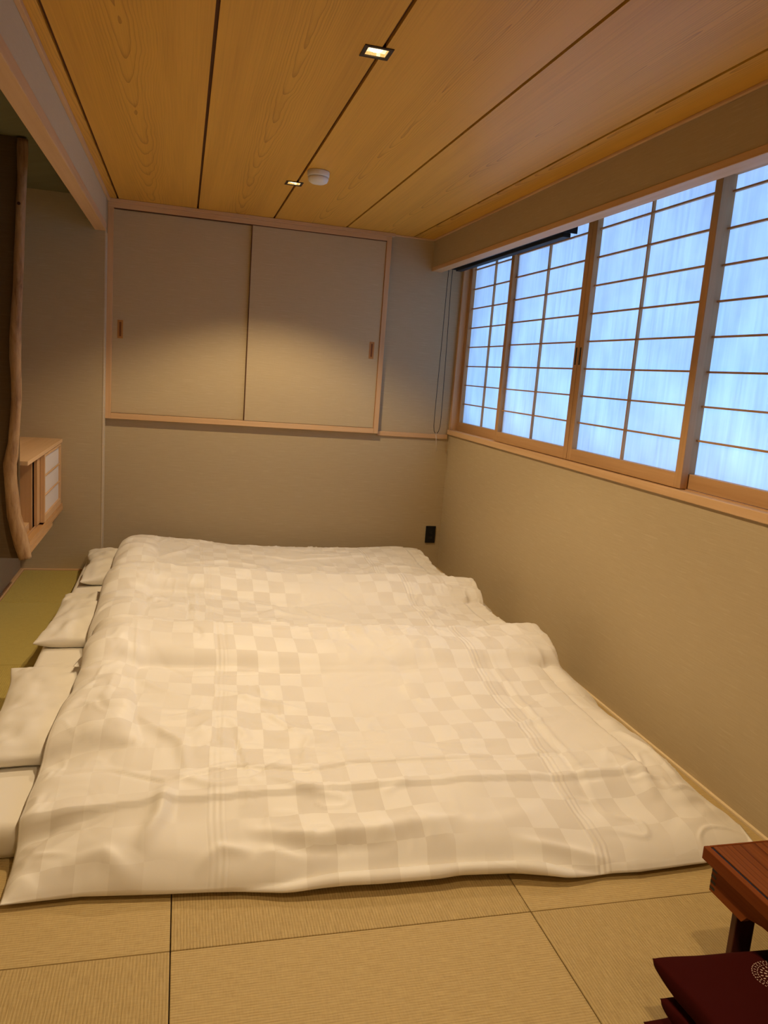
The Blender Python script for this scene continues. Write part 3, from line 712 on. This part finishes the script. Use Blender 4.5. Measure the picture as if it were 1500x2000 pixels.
# farthest duvet
duvet('duvet', wob(-.325, .012, 4, 70), wob(1.665, .015, 3, 71), wob(3.70, .0, 2, 72), lambda x: 4.935 + .015*vnoise(np.asarray(x, float)*3, 0*np.asarray(x, float)+.3, 73)-.0,
      .080, 41, 'cream checked duvet farthest back, along the far wall', Lh=1.24, pre=pre_bed, wn=.4, wf=.10,
      strokes=[([(-.1, 4.3), (.05, 4.55), (.1, 4.75)], .02, .010), ([(.0, 4.25), (.25, 4.35), (.5, 4.28)], .02, .009), ([(.9, 4.2), (1.2, 4.4), (1.5, 4.35)], .018, .008), ([(.3, 4.6), (.7, 4.5), (1.2, 4.62)], .015, .007)])
# middle duvet
duvet('duvet', wob(-.335, .012, 4, 74), lambda y: 1.70+.015*vnoise(np.asarray(y, float)*3, 0*np.asarray(y, float)+.37, 75)-.14*(1-sst(2.82, 3.02, np.asarray(y, float))), C(2.80), lambda x: 3.985 + .02*vnoise(np.asarray(x, float)*2.2, 0*np.asarray(x, float)+.3, 76),
      .078, 52, 'cream checked duvet in the middle, overlapped by the nearest one', Lh=1.2, pre=pre_bed, wn=.46, wf=.10,
      strokes=[([(.35, 3.62), (.55, 3.60), (.75, 3.66)], .012, -.007), ([(.30, 3.35), (.45, 3.50), (.62, 3.42)], .02, .010), ([(.55, 3.62), (.62, 3.45), (.80, 3.30)], .014, .008),
               ([(-.2, 3.60), (-.1, 3.50), (-.02, 3.56)], .014, .008), ([(1.1, 3.3), (1.25, 3.5), (1.4, 3.62)], .014, .007), ([(.05, 3.15), (.06, 3.5), (.05, 3.8)], .006, -.004), ([(.08, 3.15), (.09, 3.5), (.08, 3.8)], .006, .003)])
# nearest duvet
hem = [(-.40, 1.792), (-.36, 1.795), (-.2, 1.800), (.0, 1.780), (.1, 1.772), (.28, 1.752), (.5, 1.745), (.75, 1.742), (.9, 1.730), (1.03, 1.705), (1.26, 1.690), (1.48, 1.700), (1.62, 1.735), (1.70, 1.770), (1.80, 1.79)]
lf = [(1.7, -.385), (1.79, -.380), (1.93, -.372), (2.1, -.366), (2.3, -.350), (2.6, -.322), (2.85, -.315), (3.2, -.312)]
rt_ = [(1.7, 1.700), (1.8, 1.725), (1.9, 1.700), (2.1, 1.70), (2.4, 1.685), (2.7, 1.68), (3.2, 1.69)]
def fex(X, Y, dn):
    # soft horizontal folds where the cloth hangs over the mattress front
    f = .009*vnoise(X*2.2+2, Y*11+1.2*vnoise(X*2.5, Y*3, 91), 90)*np.exp(-((Y-1.88)/.09)**2)
    return f
duvet('duvet', lambda y: interp(y, lf)+.006*vnoise(np.asarray(y, float)*9, 0*np.asarray(y, float)+.2, 81), lambda y: interp(y, rt_)+.022*vnoise(np.asarray(y, float)*7, 0*np.asarray(y, float)+.2, 82),
      lambda x: interp(x, hem), lambda x: 3.125 + .02*vnoise(np.asarray(x, float)*2.2, 0*np.asarray(x, float)+.6, 83), lambda X, Y: .054+.026*sst(2.15, 2.9, Y), 63,
      'cream checked duvet nearest the viewer, its hem hanging to the tatami', Lh=1.44,
      pre=lambda X, Y: (.098+.058*(1-sst(-.30, .75, X))*sst(2.0, 2.4, Y))*np.clip((Y-1.70)/.28, 0, 1)*(1-.75*sst(1.50, 1.70, X))*(.45+.55*sst(-.36, -.10, X)), wf=.10, wn=.15, under=True,
      hem_z=lambda X: .042*sst(.15, .45, X)*(1-sst(.95, 1.15, X)), extra=fex,
      strokes=[(pxl([(70, 1515), (215, 1512), (320, 1535), (450, 1505), (600, 1513), (700, 1497), (850, 1490), (1000, 1482), (1130, 1473), (1270, 1473)], .155), .0055, -.0085),
               (pxl([(70, 1509), (215, 1506), (320, 1528), (450, 1498), (600, 1506), (700, 1490), (850, 1483), (1000, 1475), (1130, 1466), (1270, 1466)], .155), .010, .004),
               (pxl([(330, 1560), (310, 1610), (270, 1650)], .11), .022, .016), (pxl([(480, 1640), (620, 1650), (780, 1640)], .10), .016, -.006), (pxl([(470, 1620), (620, 1632), (800, 1620)], .11), .016, .010),
               (pxl([(520, 1530), (590, 1550), (680, 1560)], .14), .012, .007), (pxl([(120, 1700), (200, 1690), (280, 1720)], .06), .02, .010),
               (pxl([(1000, 1640), (1130, 1650), (1230, 1660)], .08), .014, .010), (pxl([(380, 1690), (430, 1665), (500, 1668)], .08), .014, .010),
               ([(-.07, 2.822), (.037, 2.706), (.291, 2.727), (.677, 2.734), (1.086, 2.725)], .010, -.006),
               ([(.185, 2.325), (.195, 2.2), (.21, 2.087)], .007, -.006), ([(.14, 2.366), (.135, 2.28), (.14, 2.206)], .007, -.006),
               ([(.192, 3.10), (.185, 2.95), (.185, 2.785)], .006, -.004), ([(.165, 3.10), (.16, 2.95), (.16, 2.785)], .006, -.004),
               ([(-.14, 3.05), (-.13, 2.8), (-.14, 2.45)], .006, .004),
               ([(.1, 2.60), (.3, 2.50), (.5, 2.42)], .02, .010), ([(.28, 2.45), (.38, 2.32), (.55, 2.36)], .014, .008), ([(-.1, 2.35), (.03, 2.25), (.05, 2.08)], .018, .009),
               ([(.0, 2.10), (.12, 2.02), (.3, 2.05)], .016, .008), ([(-.25, 2.6), (-.1, 2.62), (.05, 2.5)], .018, .008), ([(.3, 1.86), (.55, 1.84), (.8, 1.86)], .022, .010),
               ([(1.35, 2.1), (1.43, 1.98), (1.43, 1.88)], .026, .010), ([(1.50, 2.25), (1.55, 2.08), (1.56, 1.95)], .018, .010),
               ([(1.22, 2.9), (1.21, 2.3), (1.20, 1.8)], .008, -.0045), ([(1.25, 2.9), (1.24, 2.3), (1.23, 1.8)], .008, .004),
               ([(.9, 2.35), (1.15, 2.30), (1.45, 2.38)], .012, .006), ([(.6, 2.25), (.9, 2.18), (1.1, 2.2)], .012, .005)])

# ================================================================== LOW TABLE
TC1, TC2 = (.23, .062, .013), (.12, .027, .006)
M_ttop = cathedral('lacquered_table_top', (.23, .068, .014), (.075, .016, .004), scale=55, rough=.45, along='Y', wx=.9, thin=1.0, spec=.08)
M_tw = wood('lacquered_wood_y', TC1, TC2, 'Y', .6, spec=.06); M_twx = wood('lacquered_wood_x', TC1, TC2, 'X', .6, spec=.06); M_twz = wood('lacquered_wood_z', (.085, .018, .010), (.045, .010, .006), 'Z', .4, spec=.4)
M_inlay = mat('dark_inlay', (.012, .006, .005), .4)[0]
tx0, tx1, ty0, ty1, tz = 1.158, 1.745, .33, 1.346, .330
tb = thing('low_table', 'low reddish brown lacquered wood table with a dark inlaid line', 'table', ((tx0+tx1)/2, (ty0+ty1)/2, 0))
r_ = .014; g_ = .0065
boxes('rim', [(tx0, tx0+r_, ty0, ty1, tz-.030, tz), (tx1-r_, tx1, ty0, ty1, tz-.030, tz), (tx0+r_, tx1-r_, ty0, ty0+.006, tz-.030, tz), (tx0+r_, tx1-r_, ty1-.006, ty1, tz-.030, tz)], M_tw, tb, .002)
box('inlay', tx0+r_, tx1-r_, ty0+.006, ty1-.006, tz-.028, tz-.0022, M_inlay, tb)
box('tabletop', tx0+r_+g_, tx1-r_-g_, ty0+.0065, ty1-.0065, tz-.026, tz-.0002, M_ttop, tb, .0012, origin=((tx0+tx1)/2-.13, ty1-.25, tz))
ax0, ax1, ay0, ay1 = tx0+.018, tx1-.018, ty0+.018, ty1-.018
def apron(name, pl, axis, c0, c1, m):
    """board cut to an outline: pl = (along, z) points"""
    bm = bmesh.new(); A, B = [], []
    for a, z in pl:
        A.append(bm.verts.new((c0, a, z) if axis == 'Y' else (a, c0, z))); B.append(bm.verts.new((c1, a, z) if axis == 'Y' else (a, c1, z)))
    bm.faces.new(A); bm.faces.new(list(reversed(B)))
    n = len(pl)
    for i in range(n): bm.faces.new((A[i], A[(i+1) % n], B[(i+1) % n], B[i]))
    bmesh.ops.recalc_face_normals(bm, faces=bm.faces)
    me = bpy.data.meshes.new(name); bm.to_mesh(me); bm.free(); return link(name, me, m, tb)
zt = tz-.030
def out(a0, a1): return [(a0, zt), (a1, zt), (a1, .232), (a1-.105, .232), (a1-.118, .250), (a1-.16, .262), (a1-.22, .267), ((a0+a1)/2, .268), (a0+.22, .267), (a0+.16, .262), (a0+.118, .250), (a0+.105, .232), (a0, .232)]
apron('apron', out(ay0, ay1), 'Y', ax0, ax0+.018, M_tw); apron('apron', out(ay0, ay1), 'Y', ax1-.018, ax1, M_tw)
apron('apron', out(ax0+.018, ax1-.018), 'X', ay0, ay0+.018, M_twx); apron('apron', out(ax0+.018, ax1-.018), 'X', ay1-.018, ay1, M_twx)
boxes('dovetail', [(ax0-.0003, ax0+.002, ay1-.016, ay1+.0003, z, z+.0065) for z in (.238, .252, .266, .280)], M_inlay, tb)
for lx in (ax0+.0185, ax1-.0665):
    for ly in (ay0+.05, ay1-.074):
        bm = bmesh.new(); bm_box(bm, lx, lx+.050, ly, ly+.018, 0, .262, .003)
        me = bpy.data.meshes.new('leg'); bm.to_mesh(me); bm.free(); link('leg', me, M_twz, tb)

# ================================================================== FLOOR CUSHIONS
M_cush = cloth('maroon_cotton', (.040, .0028, .0018), .9, 500.); M_cush.node_tree.nodes['Principled BSDF'].inputs['Sheen Weight'].default_value = 0; M_cush.node_tree.nodes['Principled BSDF'].inputs['Specular IOR Level'].default_value = .08
cdat = [(1.256, .938, .296, .272, .0, .064, 61, 'maroon floor cushion at the bottom of the stack by the table', .01),
        (1.268, .910, .287, .274, .062, .064, 62, 'maroon floor cushion in the middle of the stack by the table', -.015),
        (1.266, .942, .287, .280, .124, .064, 64, 'maroon floor cushion on top, printed with a pale round lace motif', 0.)]
for k, (cx, cyy, a, b, z0, h, sd_, lb, rt) in enumerate(cdat):
    o, (XX, YY, ZT) = cushion('floor_cushion', cx, cyy, a, b, z0+.001, h, M_cush, sd_, lb, 'cushion', 'stacked maroon floor cushions', pinch=.05, flat=.30, wr=.0018, rot=rt, tip=.040)
# lace roundel on the top cushion: raised printed dots following the cloth
def ctop(x, y):
    i = np.argmin((XX-x)**2+(YY-y)**2); return ZT.ravel()[i]
bm = bmesh.new(); mcx, mcy, R0 = 1.187, 1.122, .047
def dot(r, a, l, w_):
    cx_, cy2 = mcx+r*math.cos(a), mcy+r*math.sin(a); z = ctop(cx_, cy2)+.0012
    vs = [bm.verts.new((cx_+l*math.cos(q)*math.cos(a)-w_*math.sin(q)*math.sin(a), cy2+l*math.cos(q)*math.sin(a)+w_*math.sin(q)*math.cos(a), z)) for q in [k*math.pi/4 for k in range(8)]]
    ct = bm.verts.new((cx_, cy2, z+.0006))
    for k in range(8): bm.faces.new((vs[k], vs[(k+1) % 8], ct))
for k in range(6): dot(.005, k*math.pi/3, .0018, .0014)
for k in range(10): dot(.0115, k*2*math.pi/10, .0030, .0016)
for k in range(14): dot(.0195, (k+.5)*2*math.pi/14, .0032, .0020)
for k in range(20): dot(.0275, k*2*math.pi/20, .0028, .0017)
for k in range(36): dot(.0345, k*2*math.pi/36, .0012, .0017)
for k in range(30): dot(.0395, (k+.3)*2*math.pi/30, .0024, .0010)
for k in range(44): dot(.0445, k*2*math.pi/44, .0012, .0019)
me = bpy.data.meshes.new('lace_print'); bm.to_mesh(me); bm.free()
lp = link('lace_print', me, mat('lace_print', (.50, .34, .28), .7)[0], o); lp['label'] = 'pale round lace motif of dots and petals'
